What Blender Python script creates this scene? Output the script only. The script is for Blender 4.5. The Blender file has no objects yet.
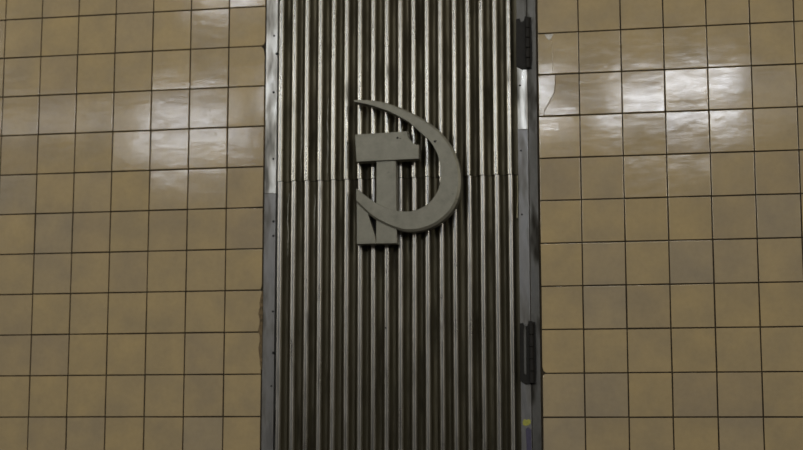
import bpy, bmesh, math, random
from mathutils import Matrix, Vector
random.seed(11)
S = bpy.context.scene
C = S.collection

# ------------------------------------------------------------------ helpers
def link(o, parent=None):
    C.objects.link(o)
    if parent: o.parent = parent
    return o

def mesh_obj(name, verts, faces, mats, parent=None, smooth=False, midx=None):
    me = bpy.data.meshes.new(name)
    me.from_pydata(verts, [], faces)
    for m in (mats if isinstance(mats, (list, tuple)) else [mats]):
        me.materials.append(m)
    if midx:
        for p, i in zip(me.polygons, midx): p.material_index = i
    if smooth:
        for p in me.polygons: p.use_smooth = True
    me.update()
    return link(bpy.data.objects.new(name, me), parent)

def struct(o, label=None):
    o['kind'] = 'structure'
    if label: o['label'] = label
    return o

def area(poly):
    return sum(poly[i][0]*poly[(i+1) % len(poly)][1]-poly[(i+1) % len(poly)][0]*poly[i][1] for i in range(len(poly)))/2

def inset(poly, d):
    """move a counter-clockwise (x, z) outline inwards by d (a number, or one per edge)"""
    n = len(poly); out = []
    ds = d if isinstance(d, (list, tuple)) else [d]*n
    for i in range(n):
        a, b, c = poly[i-1], poly[i], poly[(i+1) % n]
        e1 = (b[0]-a[0], b[1]-a[1]); e2 = (c[0]-b[0], c[1]-b[1])
        l1 = math.hypot(*e1) or 1e-9; l2 = math.hypot(*e2) or 1e-9
        n1 = (-e1[1]/l1, e1[0]/l1); n2 = (-e2[1]/l2, e2[0]/l2)
        k = 1+n1[0]*n2[0]+n1[1]*n2[1]
        k = max(k, 0.35)
        dd = (ds[i-1]+ds[i])/2
        out.append((b[0]+(n1[0]+n2[0])/k*dd, b[1]+(n1[1]+n2[1])/k*dd))
    return out

def prism(outline, back, front, rings, V, F, tilt=None):
    """outline (x, z) extruded from y=back to y=front (towards the viewer, smaller y);
    rings = [(inset, y), ...] rounds the front edge."""
    if area(outline) < 0: outline = outline[::-1]
    n = len(outline)
    cx = sum(p[0] for p in outline)/n; cz = sum(p[1] for p in outline)/n
    levels = [(0, back)]+[(d, y) for d, y in rings]
    b0 = len(V); nf = len(F)
    for d, y in levels:
        q = outline if d == 0 else inset(outline, d)
        for (x, z) in q:
            yy = y
            if tilt and y != back: yy = y+(x-cx)*tilt[0]+(z-cz)*tilt[1]
            V.append((x, yy, z))
    for l in range(len(levels)-1):
        for i in range(n):
            j = (i+1) % n
            F.append((b0+l*n+i, b0+l*n+j, b0+(l+1)*n+j, b0+(l+1)*n+i))
    F.append(tuple(b0+(len(levels)-1)*n+i for i in range(n)))
    return nf

def box(V, F, x0, x1, y0, y1, z0, z1):
    b = len(V)
    V += [(x0, y0, z0), (x1, y0, z0), (x1, y1, z0), (x0, y1, z0), (x0, y0, z1), (x1, y0, z1), (x1, y1, z1), (x0, y1, z1)]
    F += [(b, b+1, b+5, b+4), (b+1, b+2, b+6, b+5), (b+2, b+3, b+7, b+6), (b+3, b, b+4, b+7), (b+4, b+5, b+6, b+7), (b+3, b+2, b+1, b)]

def bevelled(o, w, seg=2):
    m = o.modifiers.new('bevel', 'BEVEL'); m.width = w; m.segments = seg; m.limit_method = 'ANGLE'
    return o

# ------------------------------------------------------------------ materials
def newmat(name):
    m = bpy.data.materials.new(name); m.use_nodes = True
    nt = m.node_tree; nt.nodes.clear()
    out = nt.nodes.new('ShaderNodeOutputMaterial'); b = nt.nodes.new('ShaderNodeBsdfPrincipled')
    nt.links.new(b.outputs[0], out.inputs[0])
    return m, nt, b

def N(nt, t, **kw):
    n = nt.nodes.new(t)
    for k, v in kw.items(): setattr(n, k, v)
    return n

def coords(nt, scale):
    tc = N(nt, 'ShaderNodeTexCoord'); mp = N(nt, 'ShaderNodeMapping')
    mp.inputs['Scale'].default_value = scale
    nt.links.new(tc.outputs['Object'], mp.inputs[0]); return mp.outputs[0]

def noise(nt, scale, s, detail=4, rough=.55):
    n = N(nt, 'ShaderNodeTexNoise'); n.inputs['Scale'].default_value = s
    n.inputs['Detail'].default_value = detail; n.inputs['Roughness'].default_value = rough
    nt.links.new(coords(nt, scale), n.inputs['Vector']); return n.outputs['Fac']

def ramp(nt, src, stops):
    r = N(nt, 'ShaderNodeValToRGB'); e = r.color_ramp.elements
    while len(e) < len(stops): e.new(.5)
    for el, (p, c) in zip(e, stops): el.position = p; el.color = (*c, 1) if len(c) == 3 else c
    nt.links.new(src, r.inputs[0]); return r.outputs[0]

def mix(nt, fac, a, b, mode='MIX'):
    m = N(nt, 'ShaderNodeMix', data_type='RGBA', blend_type=mode)
    if isinstance(fac, float): m.inputs[0].default_value = fac
    else: nt.links.new(fac, m.inputs[0])
    for i, v in ((6, a), (7, b)):
        if isinstance(v, tuple): m.inputs[i].default_value = (*v, 1)
        else: nt.links.new(v, m.inputs[i])
    return m.outputs[2]

def bump(nt, b, h, strength, dist=.001):
    n = N(nt, 'ShaderNodeBump'); n.inputs['Strength'].default_value = strength; n.inputs['Distance'].default_value = dist
    nt.links.new(h, n.inputs['Height']); nt.links.new(n.outputs[0], b.inputs['Normal'])

def g(v): return (v, v, v)

def tile_material():
    m, nt, b = newmat('glazed_tile')
    at = N(nt, 'ShaderNodeAttribute', attribute_name='tint')
    base = ramp(nt, at.outputs['Fac'], [(0, (0.448, 0.361, 0.228)), (.35, (0.476, 0.381, 0.224)), (.8, (0.497, 0.392, 0.220)), (.93, (0.461, 0.375, 0.237)), (1, (0.429, 0.358, 0.243))])
    blot = ramp(nt, noise(nt, (1, 1, 1), 7.0, 3), [(.35, (.86, .87, .92)), (.65, (1.04, 1.02, .97))])
    c = mix(nt, 1.0, base, blot, 'MULTIPLY')
    grime = ramp(nt, noise(nt, (1, 1, 1), 60.0, 5, .7), [(.3, (.93, .93, .92)), (.6, (1, 1, 1))])
    c = mix(nt, 1.0, c, grime, 'MULTIPLY')
    nt.links.new(c, b.inputs['Base Color'])
    r = ramp(nt, noise(nt, (1, 1, 3.0), 14, 4, .65), [(.3, g(.06)), (.7, g(.15))])
    nt.links.new(r, b.inputs['Roughness'])
    b.inputs['IOR'].default_value = 1.5
    # slow unevenness of the glaze plus faint horizontal ripples
    n1 = noise(nt, (1, 1, 1.6), 9.0, 2); n2 = noise(nt, (.5, 1, 4), 22, 3)
    mm = N(nt, 'ShaderNodeMath', operation='MULTIPLY_ADD'); mm.inputs[1].default_value = .10
    nt.links.new(n2, mm.inputs[0]); nt.links.new(n1, mm.inputs[2])
    bump(nt, b, mm.outputs[0], .32, .0016)
    return m

def plain(name, col, rough=.8, metal=0.0, var=.25, s=30, scale=(1, 1, 1), bmp=.4, bd=.001, spec=.5):
    m, nt, b = newmat(name)
    f = noise(nt, scale, s, 5, .65)
    lo = tuple(v*(1-var) for v in col); hi = tuple(min(1, v*(1+var)) for v in col)
    nt.links.new(ramp(nt, f, [(.3, lo), (.7, hi)]), b.inputs['Base Color'])
    b.inputs['Roughness'].default_value = rough; b.inputs['Metallic'].default_value = metal
    b.inputs['Specular IOR Level'].default_value = spec
    if bmp: bump(nt, b, f, bmp, bd)
    return m

def brushed(name, col, r0, r1, dirt=(.03, .028, .018), dlo=.60, dhi=.78, streak=(40, 40, 1.2)):
    """brushed metal, rubbed lengthwise, with shaped patches of grime"""
    m, nt, b = newmat(name)
    st = noise(nt, streak, 4.0, 2, .5)
    big = noise(nt, (9, 9, 2.2), 2.0, 3, .55)
    c = ramp(nt, st, [(.3, tuple(v*.92 for v in col)), (.7, tuple(min(1, v*1.06) for v in col))])
    mask = ramp(nt, big, [(dlo, g(0)), (dhi, g(1))])
    nt.links.new(mix(nt, mask, c, dirt), b.inputs['Base Color'])
    rr = ramp(nt, noise(nt, (14, 14, 2.5), 3, 2, .5), [(.3, g(r0)), (.7, g(r1))])
    nt.links.new(mix(nt, mask, rr, g(.75)), b.inputs['Roughness'])
    b.inputs['Metallic'].default_value = 1.0
    return m

TILE = tile_material()
GROUT = plain('dark_grout', (.040, .030, .016), .9, s=80, var=.5)
RIB = brushed('ribbed_metal', (.46, .45, .405), .25, .34, dlo=.62, dhi=.85)
RIB2 = brushed('ribbed_metal_lower', (.46, .45, .42), .27, .37, dlo=.60, dhi=.85)
FRAME = brushed('frame_metal', (.62, .61, .56), .26, .38, streak=(25, 25, 6), dirt=(.22, .22, .21), dlo=.42, dhi=.62)
DULL = brushed('dull_frame_metal', (.25, .247, .24), .38, .55, streak=(25, 25, 6), dirt=(.16, .155, .14), dlo=.5, dhi=.7)
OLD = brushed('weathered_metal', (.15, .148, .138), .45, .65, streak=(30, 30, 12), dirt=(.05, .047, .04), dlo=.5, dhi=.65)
CHANNEL = brushed('dark_channel_metal', (.135, .122, .085), .42, .58, streak=(70, 70, 3), dirt=(.070, .062, .042), dlo=.45, dhi=.7)
def cast_material():
    m, nt, b = newmat('cast_metal')
    a = noise(nt, (1, 1, 1), 26, 6, .7); a2 = noise(nt, (1, 1, 1), 160, 3, .6)
    c = ramp(nt, a, [(.25, (0.202, 0.195, 0.156)), (.5, (0.260, 0.252, 0.202)), (.75, (0.305, 0.294, 0.234))])
    spots = ramp(nt, noise(nt, (1, 1, 2), 17, 2, .5), [(.72, g(0)), (.78, g(.6))])
    nt.links.new(mix(nt, spots, c, (.07, .065, .055)), b.inputs['Base Color'])
    b.inputs['Metallic'].default_value = .55; b.inputs['Roughness'].default_value = .50
    bump(nt, b, a2, .35, .0008)
    return m
CAST = cast_material()
HINGE = plain('blackened_steel', (.010, .009, .007), .65, .3, s=60, var=.5)
HOLE = plain('screw_hole_black', (.006, .006, .006), .9, s=60, bmp=0)
MORTAR = plain('old_mortar', (.16, .115, .06), .95, s=70, var=.6, bmp=.8, bd=.003)
YELLOW = plain('yellow_paint', (.36, .36, .07), .6, s=90)
BLUE = plain('blue_paint', (.060, .055, .10), .6, s=90)
WHITE = plain('matt_white', (.62, .60, .55), .7, s=90)
DARK = plain('cabinet_black', (.012, .011, .010), .9)
FLOOR = plain('floor_granite', (.09, .08, .075), .5, s=90, var=.5, bmp=0)
PLASTER = plain('grey_plaster', (.22, .21, .19), .9, s=20, var=.1)

# ------------------------------------------------------------------ tiled walls
PX, PZ = .15, .15245
TOP, BOT = 4.45, 0.0
GAP = .0023          # half of a joint

def clip_corner(poly, which, a, b):
    """knock a corner (0 bl, 1 br, 2 tr, 3 tl) off a rectangle"""
    x0, z0 = poly[0]; x1, z1 = poly[2]
    P = {0: [(x0, z0+b), (x0+a*.35, z0+b*.3), (x0+a, z0)], 1: [(x1-a, z0), (x1-a*.35, z0+b*.3), (x1, z0+b)],
         2: [(x1, z1-b), (x1-a*.35, z1-b*.3), (x1-a, z1)], 3: [(x0+a, z1), (x0+a*.35, z1-b*.3), (x0, z1-b)]}
    out = []
    for k in range(4):
        out += P[k] if k == which else [poly[k]]
    return out

def tiled_wall(name, xs, z0, special, x_lo, x_hi, label):
    V, F, tint = [], [], []
    rows = range(-9, 30)
    for r in rows:
        zt = z0-r*PZ; zb = zt-PZ
        if zt > TOP+.001 or zb < BOT-.16: continue
        zb = max(zb, BOT)
        if zt-zb < .02: continue
        for ci, (xa, xb) in enumerate(xs):
            j = lambda s=.0005: random.uniform(-s, s)
            base = [(xa+GAP+j(), zb+GAP+j()), (xb-GAP+j(), zb+GAP+j()), (xb-GAP+j(), zt-GAP+j()), (xa+GAP+j(), zt-GAP+j())]
            sp = special.get((r, ci), {})
            tilt = sp.get('tilt', (random.gauss(0, .0028), random.gauss(0, .0045)))
            t = sp.get('tint', random.random())
            polys = [(base, tilt)]
            if 'corner' in sp:
                for c in sp['corner']: polys = [(clip_corner(base, *c), tilt)]
            if 'split' in sp:
                cut = sp['split']                       # (x offset from xa, z fraction) bottom to top
                w = sp.get('w', .0005)
                pts = [(xa+u, zb+GAP+(zt-zb-2*GAP)*v) for u, v in cut]
                left = [base[0]]+[(p[0]-w, p[1]) for p in pts]+[base[3]]
                right = [(p[0]+w, p[1]) for p in pts][::-1]+[base[0]]
                right = [(pts[0][0]+w, base[0][1]), base[1], base[2]]+[(p[0]+w, p[1]) for p in pts][::-1][0:-1]
                polys = [(left, sp['ltilt']), (right, tilt)]
            off = random.uniform(-.0004, .0004)
            for poly, tl in polys:
                nf = prism(poly, .0045, 0, [(0, .0012+off), (.0005, .0004+off), (.0014, off)], V, F, tl)
                tint += [t]*(len(F)-nf)
    nt_ = len(F)
    box(V, F, x_lo, x_hi, .0040, .20, BOT, TOP)
    tint += [0]*(len(F)-nt_)
    o = mesh_obj(name, V, F, [TILE, GROUT], None, False, [0]*nt_+[1]*(len(F)-nt_))
    at = o.data.attributes.new('tint', 'FLOAT', 'FACE')
    at.data.foreach_set('value', tint)
    return struct(o, label)

xl = [(-.15*(k+1), -.15*k) for k in range(22)][::-1]+[(0, .1415)]
nl = len(xl)
spL = {(0, nl-1): {'corner': [(1, .011, .014)]}, (1, nl-1): {'corner': [(2, .014, .034)]},
       (7, nl-1): {'corner': [(1, .010, .07)], 'tint': .6}, (6, nl-1): {'corner': [(1, .006, .02)]},
       # tiles bedded slightly out of true, which is why the lamps show in several rows
       (1, nl-3): {'tilt': (.004, -.011)}, (1, nl-2): {'tilt': (-.006, -.010)}, (3, nl-3): {'tilt': (.002, .017)}, (3, nl-2): {'tilt': (-.003, .013)},
       (3, nl-4): {'tilt': (.016, .016)}, (2, nl-4): {'tilt': (.008, .003)}, (4, nl-3): {'tilt': (.002, .029)}, (4, nl-2): {'tilt': (-.004, .024)}, (3, nl-1): {'tilt': (-.008, .012)}}
wl = tiled_wall('wall_left', xl, 3.15614, spL, -3.3, .145, 'wall of square yellow-beige glazed tiles left of the metal door')
xr = [(1.1555, 1.30274)]+[(1.30274+.15*k, 1.30274+.15*(k+1)) for k in range(21)]
spR = {(1, 0): {'split': [(.020, 0), (.0225, .14), (.040, .33), (.0592, .58), (.0625, .93), (.0628, 1)], 'w': .0006, 'ltilt': (.002, .0), 'tilt': (-.006, .022)},
       (0, 0): {'split': [(.052, 0), (.056, .5), (.047, 1)], 'w': .0002, 'ltilt': (-.002, -.003), 'tilt': (.0, -.002)},
       (2, 3): {'tilt': (.002, .011)}, (2, 4): {'tilt': (-.002, .014)}, (2, 0): {'tilt': (.002, .010)}, (2, 1): {'tilt': (.010, .009)},
       (3, 2): {'tilt': (.004, .021)}, (3, 3): {'tilt': (.0, .023)}, (0, 4): {'tint': .5, 'tilt': (0, 0)}, (1, 5): {'tint': .55, 'tilt': (.008, 0)}, (1, 1): {'tilt': (-.002, .001)},
       (4, 5): {'tint': 1.0}, (8, 0): {'tint': .96}, (8, 1): {'tint': .97}, (5, 0): {'tint': .65},
       (7, 0): {'corner': [(0, .012, .02)]}, (8, 0): {'corner': [(3, .010, .010)], 'tint': .96}}
wr = tiled_wall('wall_right', xr, 2.9995, spR, 1.1515, 4.45, 'wall of square yellow-beige glazed tiles right of the metal door')

# mortar and a white spot on the walls
def lump(name, x, ztop, zbot, w, mat, parent, y=-.001, seed=0):
    rnd = random.Random(seed); L, R = [], []
    n = 14
    for i in range(n+1):
        z = zbot+(ztop-zbot)*i/n; k = math.sin(math.pi*min(1, max(0, i/n)))**.5
        L.append((x-w*(.25+.75*k)*rnd.uniform(.6, 1.1), z)); R.append((x, z))
    V, F = [], []
    prism(R[:1]+R[1:]+L[::-1], .006, y, [(0, y+.0015), (.0010, y)], V, F)
    return mesh_obj(name, V, F, mat, parent)
lump('mortar_patch', .1447, 2.085, 1.80, .018, MORTAR, wl, seed=3)
lump('mortar_patch', .1447, 3.03, 2.90, .006, HINGE, wl, seed=5)
lump('mortar_patch', .1447, 2.80, 2.55, .004, MORTAR, wl, seed=6)
V, F = [], []
prism([(1.1815, 2.9955), (1.190, 2.980), (1.1985, 2.9725), (1.206, 2.981), (1.2135, 2.9955)], .002, -.0012, [(0, -.0006), (.0008, -.0012)], V, F)
mesh_obj('white_spot', V, F, WHITE, wr)['label'] = 'small white spot on the glaze'

# ------------------------------------------------------------------ door
door = bpy.data.objects.new('door_1', None); link(door); door.location = (0, 0, 0)
struct(door, 'ribbed grey metal door set flush between two tiled walls')
CREST = -.006
ZS = 2.4885          # seam between the upper and the lower sheet
profile = [(0, 0), (.0020, .00004), (.0038, .0003), (.0052, .0009), (.0063, .0019), (.0074, .0035), (.0090, .0064), (.0110, .0104), (.0134, .0150), (.0162, .0192),
           (.0192, .0226), (.0222, .0248)]
def sheet(name, z0, z1, shift, mat, seed, label=None):
    rnd = random.Random(seed)
    p0, n = .2035, 18
    pitch = (1.0510-.2035)/(n-1)
    cols = []; centre = {}
    for k in range(n):
        c = p0+pitch*k+shift
        half = [(c+dx, CREST+dy) for dx, dy in profile]
        lft = [(c-dx, CREST+dy) for dx, dy in profile[1:]][::-1]
        if k == 0: lft = [(c-.0075, CREST+.020), (c-.0070, CREST+.004), (c-.0055, CREST+.0005), (c-.0025, CREST-.0002)]
        if k == n-1: half = half[:8]+[(c+.0125, CREST+.016), (c+.020, CREST+.020), (1.0800, CREST+.0205)]
        cols += [(x, y, k) for x, y in lft+half]
        centre[k] = c
    nz = 70
    ph = [(rnd.uniform(0, 6.28), rnd.uniform(0, 6.28), rnd.uniform(.0002, .0007)) for _ in range(n)]
    jog = [rnd.uniform(-.0010, .0010) for _ in range(n)]
    V, F, midx = [], [], []
    for iz in range(nz+1):
        z = z0+(z1-z0)*iz/nz
        for x, y, k in cols:
            a, b_, am = ph[k]
            dx = am*(math.sin(z*2.3+a)+.5*math.sin(z*6.1+b_))+jog[k] if 0 < k < n-1 else 0
            dy = .0003*math.sin(z*4.7+b_)
            V.append((x+dx, y+dy, z))
    m = len(cols)
    for iz in range(nz):
        for i in range(m-1):
            F.append((iz*m+i, iz*m+i+1, (iz+1)*m+i+1, (iz+1)*m+i))
            # crests keep the sheet's metal; channels get a darker brown so the recesses read dark
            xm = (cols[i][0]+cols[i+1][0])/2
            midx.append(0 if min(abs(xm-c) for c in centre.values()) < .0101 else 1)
    o = mesh_obj(name, V, F, [mat, CHANNEL], door, True, midx)
    s = o.modifiers.new('thickness', 'SOLIDIFY'); s.thickness = .0012; s.offset = -1
    o.modifiers.new('edges', 'EDGE_SPLIT').split_angle = math.radians(50)
    if label: o['label'] = label
    return o
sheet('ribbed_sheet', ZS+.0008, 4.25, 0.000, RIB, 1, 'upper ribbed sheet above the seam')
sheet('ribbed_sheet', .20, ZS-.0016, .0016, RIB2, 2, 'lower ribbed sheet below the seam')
# backing of the door leaf
V, F = [], []; box(V, F, .196, 1.117, .024, .045, .18, 4.27)
mesh_obj('door_core', V, F, DARK, door)
# stile on the hinge side
V, F = [], []; box(V, F, 1.0815, 1.1178, -.004, .022, .18, 2.6490)
bevelled(mesh_obj('door_stile', V, F, DULL, door), .0008)
V, F = [], []; box(V, F, 1.0815, 1.1178, -.0042, .022, 2.6494, 2.8815)
bevelled(mesh_obj('door_stile', V, F, FRAME, door), .0012)['label'] = 'shorter bright piece of the stile under the upper hinge'
V, F = [], []; box(V, F, 1.0815, 1.1178, -.004, .022, 2.8815, 4.27)
bevelled(mesh_obj('door_stile', V, F, OLD, door), .0012)['label'] = 'darker upper piece of the stile'
# slim cover strip beside the last rib, bowed out a little under the seam
V, F = [], []
prism([(1.0728, 2.3300), (1.0768, 2.3300), (1.0790, 2.41), (1.0792, 2.484), (1.0765, 2.484), (1.0768, 2.41)], .012, -.001, [(0, 0), (.0006, -.001)], V, F)
mesh_obj('bent_strip', V, F, plain('brass_edge', (.42, .38, .24), .4, .8, s=40), door)['label'] = 'pale bent sliver of metal at the edge'

def hinge(z0, z1, seed):
    rnd = random.Random(seed)
    V, F = [], []
    out = [(1.0790, z0+.012), (1.0950, z0+.002), (1.1005, z0), (1.1340, z0+.001), (1.1362, z0+.03)]
    out += [(1.1375, z0+.06), (1.1360, z1-.06), (1.1350, z1-.006), (1.1120, z1), (1.1080, z1-.018), (1.0975, z1-.022), (1.0930, z1-.008), (1.0800, z1-.010)]
    prism(out, -.004, -.0075, [(0, -.0065), (.0008, -.0075)], V, F)
    h = mesh_obj('hinge', V, F, HINGE, door); h['label'] = 'blackened steel hinge'
    # knuckles around a pin
    xc, r = 1.1215, .0085
    n = 5; L = (z1-z0-.012)/n
    for k in range(n):
        a = z0+.004+k*L; b = a+L-.002
        V, F = [], []
        for z, rr in ((a, r*.9), (a+.0015, r), (b-.0015, r), (b, r*.9)):
            for i in range(20):
                t = 2*math.pi*i/20; V.append((xc+rr*math.cos(t), -.0115+rr*math.sin(t), z))
        for l in range(3):
            for i in range(20): F.append((l*20+i, l*20+(i+1) % 20, (l+1)*20+(i+1) % 20, (l+1)*20+i))
        F.append(tuple(range(19, -1, -1))); F.append(tuple(60+i for i in range(20)))
        mesh_obj('knuckle', V, F, HINGE, h, False)
    return h
hinge(2.868, 3.066, 1)
hinge(1.742, 1.965, 2)
# worn light strip inside the lower hinge's leaf
V, F = [], []
prism([(1.094, 1.78), (1.102, 1.775), (1.1025, 1.93), (1.099, 1.955), (1.0945, 1.93)], -.0070, -.0085, [(0, -.008), (.0006, -.0085)], V, F)
mesh_obj('worn_strip', V, F, OLD, door)

def screw(x, z, r, y, mat, parent, name='screw'):
    V, F = [], []
    n = 14
    for rr, yy in ((r, y+.002), (r, y-.0002), (r*.75, y-.0006), (r*.3, y-.0004)):
        for i in range(n):
            t = 2*math.pi*i/n; V.append((x+rr*math.cos(t), yy, z+rr*math.sin(t)))
    for l in range(3):
        for i in range(n): F.append((l*n+i, l*n+(i+1) % n, (l+1)*n+(i+1) % n, (l+1)*n+i))
    F.append(tuple(3*n+i for i in range(n)))
    return mesh_obj(name, V, F, mat, parent)
for x, z, r in ((1.0911, 2.8104, .0030), (1.0919, 2.5724, .0026), (1.0927, 2.342, .0026)):
    screw(x, z, r*1.25, -.0044, HOLE, door)
screw(.6008, 1.9453, .0030, CREST, HOLE, door, 'drip_spot')
screw(.5705, 1.925, .0018, CREST, HOLE, door, 'drip_spot')
# pale raised streaks in three of the channels
PALE = plain('pale_streak', (.40, .39, .32), .3, .3, s=120)
for xc, z1, z0, sd in ((.2790, 2.85, 2.492, 1), (.3785, 2.80, 2.492, 2), (.2310, 2.47, 2.20, 3), (.3310, 2.44, 2.30, 4)):
    rnd = random.Random(sd); V, F = [], []
    n = 40; x = xc
    for i in range(n+1):
        z = z0+(z1-z0)*i/n; t = i/n
        x = xc+.0016*math.sin(z*38+sd)+.0008*math.sin(z*91+sd*2)
        w = .0026*math.sin(math.pi*min(.97, max(.03, t)))**.6*rnd.uniform(.6, 1.15)
        for k in range(5):
            a = math.pi*k/4
            V.append((x+w*math.cos(a), CREST+.0254-w*1.1*math.sin(a), z))
    for i in range(n):
        for k in range(4): F.append((5*i+k, 5*i+5+k, 5*i+6+k, 5*i+1+k))
    mesh_obj('pale_streak', V, F, PALE, door, True)['label'] = 'pale wavy streak in a channel'
# old paint on the stile
V, F = [], []
prism([(1.0865, 1.603), (1.095, 1.598), (1.108, 1.601), (1.1145, 1.607), (1.1150, 1.618), (1.106, 1.622), (1.101, 1.618), (1.092, 1.622), (1.0868, 1.614)], -.003, -.0047, [(0, -.0044), (.0010, -.0047)], V, F)
mesh_obj('paint_dab', V, F, YELLOW, door)['label'] = 'dab of yellow paint'
V, F = [], []
prism([(1.096, 1.30), (1.117, 1.32), (1.1165, 1.585), (1.106, 1.594), (1.097, 1.588), (1.099, 1.53)], -.003, -.0044, [(0, -.0042), (.0010, -.0044)], V, F)
mesh_obj('paint_dab', V, F, BLUE, door)['label'] = 'smear of dark blue paint'

# frame strips either side
V, F = [], []; box(V, F, .1462, .1895, -.0038, .19, .05, 2.4440)
struct(bevelled(mesh_obj('trim_4', V, F, DULL), .0008), 'dull lower length of the metal frame strip left of the ribs')
V, F = [], []; box(V, F, .1462, .1895, -.004, .19, 2.4444, 4.40)
t1 = struct(bevelled(mesh_obj('trim_1', V, F, FRAME), .0012), 'bright upper length of the metal frame strip left of the ribs')
for x, z, r in ((.1762, 3.0388, .0030), (.1764, 2.8238, .0036), (.179, 2.5729, .0032), (.1817, 2.3403, .0036), (.182, 2.2867, .0034), (.1835, 2.0102, .0032), (.1810, 1.7413, .0026)):
    screw(x, z, r*1.3, -.0042, HOLE, t1)
for x, z in ((.1876, 2.9701), (.1876, 1.8598)):
    screw(x, z, .0056, -.0046, HOLE, t1)
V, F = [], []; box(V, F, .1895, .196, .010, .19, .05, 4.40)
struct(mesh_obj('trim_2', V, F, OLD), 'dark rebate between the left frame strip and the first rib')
V, F = [], []; box(V, F, 1.1200, 1.1508, -.0035, .19, .05, 4.40)
struct(bevelled(mesh_obj('trim_3', V, F, OLD), .0012), 'dull weathered metal frame strip between the door stile and the right tiles')

# ------------------------------------------------------------------ emblem
emb = bpy.data.objects.new('hammer_and_sickle_emblem', None); link(emb); emb.location = (.0030, 0, -.0025)
emb['label'] = 'dull grey cast metal hammer and sickle fixed on the ribbed metal door'
emb['category'] = 'emblem'
B = CREST-.0004
def piece(name, outline, front, ch, sub=None):
    V, F = [], []
    prism(outline, B, front, [(0, front+ch*1.1), (ch*.45, front+ch*.35), (ch, front)], V, F)
    o = mesh_obj(name, V, F, CAST, emb)
    return o
piece('hammer_head', [(.4935, 2.6450), (.4990, 2.5442), (.7273, 2.5478), (.7277, 2.5990), (.7157, 2.601), (.7053, 2.6080), (.6965, 2.6170), (.6905, 2.6270), (.6870, 2.6390), (.6855, 2.6505)][::1], B-.050, .0015)
piece('hammer_handle', [(.5713, 2.56), (.5705, 2.2462), (.6462, 2.2455), (.6425, 2.56)], B-.042, .0014)
piece('sickle_handle', [(.4993, 2.4045), (.4998, 2.2463), (.5704, 2.2463), (.5675, 2.2720), (.5425, 2.3500), (.5420, 2.3650)], B-.042, .0014)

V, F = [], []  # dark plate added in the notch, standing in for its shadow
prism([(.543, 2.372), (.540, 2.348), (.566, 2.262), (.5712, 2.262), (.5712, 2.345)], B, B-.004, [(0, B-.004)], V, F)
mesh_obj('notch_shade', V, F, HINGE, emb)['label'] = 'dark plate standing in for shade in the notch between the two handles'
outer = [(.4898, 2.7724), (.5047, 2.7729), (.5300, 2.7715), (.556, 2.7689), (.6056, 2.7587), (.6612, 2.7369), (.6917, 2.7224), (.7239, 2.7054), (.7626, 2.6803), (.7949, 2.6549), (.8174, 2.6308), (.8398, 2.6000),
         (.8600, 2.5606), (.8730, 2.5160), (.8779, 2.4672), (.8737, 2.4200), (.8590, 2.3764), (.8308, 2.3401), (.7888, 2.3083), (.7368, 2.2895), (.6846, 2.2866), (.6475, 2.2960), (.6038, 2.3142), (.5716, 2.3318), (.5452, 2.3525), (.4998, 2.3959)]
inner = [(.4898, 2.7664), (.5133, 2.7608), (.5364, 2.7550), (.5694, 2.7445), (.6181, 2.7253), (.6675, 2.6986), (.6953, 2.6792), (.7238, 2.6529), (.746, 2.6318), (.7642, 2.6143), (.7801, 2.5920), (.7944, 2.5628), (.8032, 2.5312), (.8062, 2.4803), (.7983, 2.4382),
         (.7791, 2.4046), (.7529, 2.3794), (.7128, 2.3618), (.6803, 2.3588), (.6476, 2.3627), (.6121, 2.372), (.5733, 2.3917), (.5568, 2.4027), (.524, 2.4275), (.4996, 2.4481)]
def catmull(P, n):
    """n points evenly spaced by length along a smooth curve through P"""
    D = []
    for i in range(len(P)-1):
        p0 = P[max(i-1, 0)]; p1 = P[i]; p2 = P[i+1]; p3 = P[min(i+2, len(P)-1)]
        for s in range(12):
            t = s/12
            D.append(tuple(.5*((2*p1[a])+(-p0[a]+p2[a])*t+(2*p0[a]-5*p1[a]+4*p2[a]-p3[a])*t*t+(-p0[a]+3*p1[a]-3*p2[a]+p3[a])*t**3) for a in (0, 1)))
    D.append(P[-1])
    L = [0]
    for a, b in zip(D, D[1:]): L.append(L[-1]+math.hypot(b[0]-a[0], b[1]-a[1]))
    out = []; k = 0
    for i in range(n):
        s = L[-1]*i/(n-1)
        while k < len(L)-2 and L[k+1] < s: k += 1
        f = (s-L[k])/max(1e-9, L[k+1]-L[k])
        out.append((D[k][0]+(D[k+1][0]-D[k][0])*f, D[k][1]+(D[k+1][1]-D[k][1])*f))
    return out
for x, z, r in ((.6500, 2.6270, .0040), (.6610, 2.6245, .0022), (.7860, 2.6085, .0042), (.7900, 2.6110, .0022)):
    screw(x, z, r, B-.0500, HOLE, emb, 'pit')
nb = 110
O = catmull(outer, nb); I = catmull(inner, nb)
front = B-.0500
V, F = [], []
for (ox, oz), (ix, iz) in zip(O, I):
    w = math.hypot(ox-ix, oz-iz); ux, uz = (ix-ox)/max(w, 1e-6), (iz-oz)/max(w, 1e-6)
    ch = min(.0095, w*.17); ci = min(.0015, w*.1)
    V += [(ox, B, oz), (ox, front+ch*.6, oz), (ox+ux*ch, front, oz+uz*ch), (ix-ux*ci, front, iz-uz*ci), (ix, front+ci, iz), (ix, B, iz)]
for k in range(nb-1):
    for i in range(5):
        F.append((6*k+i, 6*k+i+1, 6*k+7+i, 6*k+6+i))
F.append((0, 1, 2, 3, 4, 5)[::-1]); F.append(tuple(6*(nb-1)+i for i in range(6)))
bl = mesh_obj('sickle_blade', V, F, CAST, emb)
bm = bmesh.new(); bm.from_mesh(bl.data); bmesh.ops.recalc_face_normals(bm, faces=bm.faces); bm.to_mesh(bl.data); bm.free()

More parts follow.
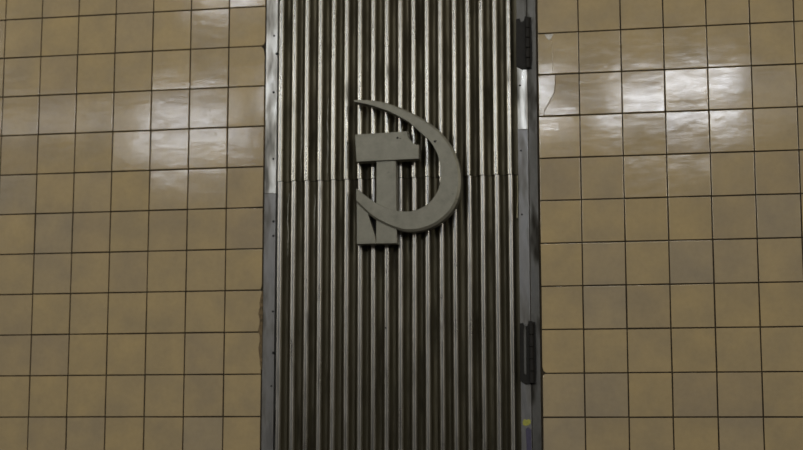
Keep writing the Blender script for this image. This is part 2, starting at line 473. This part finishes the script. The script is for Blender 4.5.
# ------------------------------------------------------------------ rest of the hall
V, F = [], []; box(V, F, -3.3, 4.45, -8.0, .20, -.12, 0)
struct(mesh_obj('floor', V, F, FLOOR), 'dark stone floor')

# ------------------------------------------------------------------ light
def lamp(name, loc, target, sx, sy, power, col):
    L = bpy.data.lights.new(name, 'AREA'); L.shape = 'RECTANGLE'; L.size = sx; L.size_y = sy
    L.energy = power; L.color = col
    o = bpy.data.objects.new(name, L); link(o); o.location = loc
    o.rotation_euler = (Vector(target)-Vector(loc)).to_track_quat('-Z', 'Y').to_euler()
    return o
WARM = (1.0, .93, .80); COOL = (.88, .92, 1.0)
# row of tube fittings over the hall, mirrored in the glaze
lamp('ceiling_and_fill_lamp', (1.68, -5.1, 3.93), (1.68, 0, 1.5), .88, .22, 12.5, COOL)
lamp('ceiling_and_fill_lamp', (.72, -5.1, 3.95), (.72, 0, 1.5), .42, .22, 6, COOL)
lamp('ceiling_and_fill_lamp', (-.50, -5.1, 3.95), (-.50, 0, 1.5), 1.6, .22, 9.5, COOL)
lamp('ceiling_and_fill_lamp', (-1.85, -5.1, 3.88), (-1.85, 0, 1.5), .65, .22, 5.2, COOL)
lamp('ceiling_and_fill_lamp', (-3.0, -5.1, 3.88), (-3.0, 0, 1.5), 1.5, .22, 2.6, COOL)
lamp('ceiling_and_fill_lamp', (2.6, -5.1, 3.93), (2.6, 0, 1.5), .8, .22, .8, COOL)
lamp('ceiling_and_fill_lamp', (-1.62, -5.1, 4.86), (-1.62, 0, 1.5), .50, .20, 5, COOL)
# overhead lamp, then unseen fills added to even the tiles, off the mirror line
lamp('ceiling_and_fill_lamp', (.4, -2.2, 5.4), (.5, 0, 1.9), 3.0, .3, 18.0, WARM)
lamp('ceiling_and_fill_lamp', (2.5, -6.5, 6.5), (1.0, 0, 1.5), 3.0, 1.0, 24.6, WARM)  # unseen fill from behind the camera, added for general brightness
lamp('ceiling_and_fill_lamp', (-5.5, -5.5, 4.3), (-.3, 0, .6), 3.0, 1.8, 110.7, WARM)  # unseen left side fill, added to lift the lower tiles
lamp('ceiling_and_fill_lamp', (7.2, -5.5, 4.3), (1.5, 0, .6), 3.0, 1.8, 118.9, WARM)  # matching unseen fill added on the right

w = bpy.data.worlds.new('hall_air'); S.world = w; w.use_nodes = True
w.node_tree.nodes['Background'].inputs[0].default_value = (1.0, .9, .72, 1)
w.node_tree.nodes['Background'].inputs[1].default_value = .035

# ------------------------------------------------------------------ camera
cam = bpy.data.cameras.new('camera'); co = bpy.data.objects.new('camera', cam); link(co)
R = Matrix(((0.9839342, -0.1767757, 0.0249766), (0.1785304, 0.9747211, -0.1343343), (-0.0005982, 0.1366352, 0.9906213)))
r, f, u = R.col[0], R.col[1], R.col[2]
m = Matrix(((r[0], u[0], -f[0], 1.58323), (r[1], u[1], -f[1], -5.10500), (r[2], u[2], -f[2], 1.6), (0, 0, 0, 1)))
co.matrix_world = m
cam.sensor_width = 36; cam.lens = 1453.47/803*36
cam.dof.use_dof = True; cam.dof.focus_distance = 4.60; cam.dof.aperture_fstop = 2.8
S.camera = co

S.view_settings.view_transform = 'Standard'; S.view_settings.look = 'None'
S.view_settings.gamma = 1; S.view_settings.use_curve_mapping = False
S.view_settings.exposure = 0.0
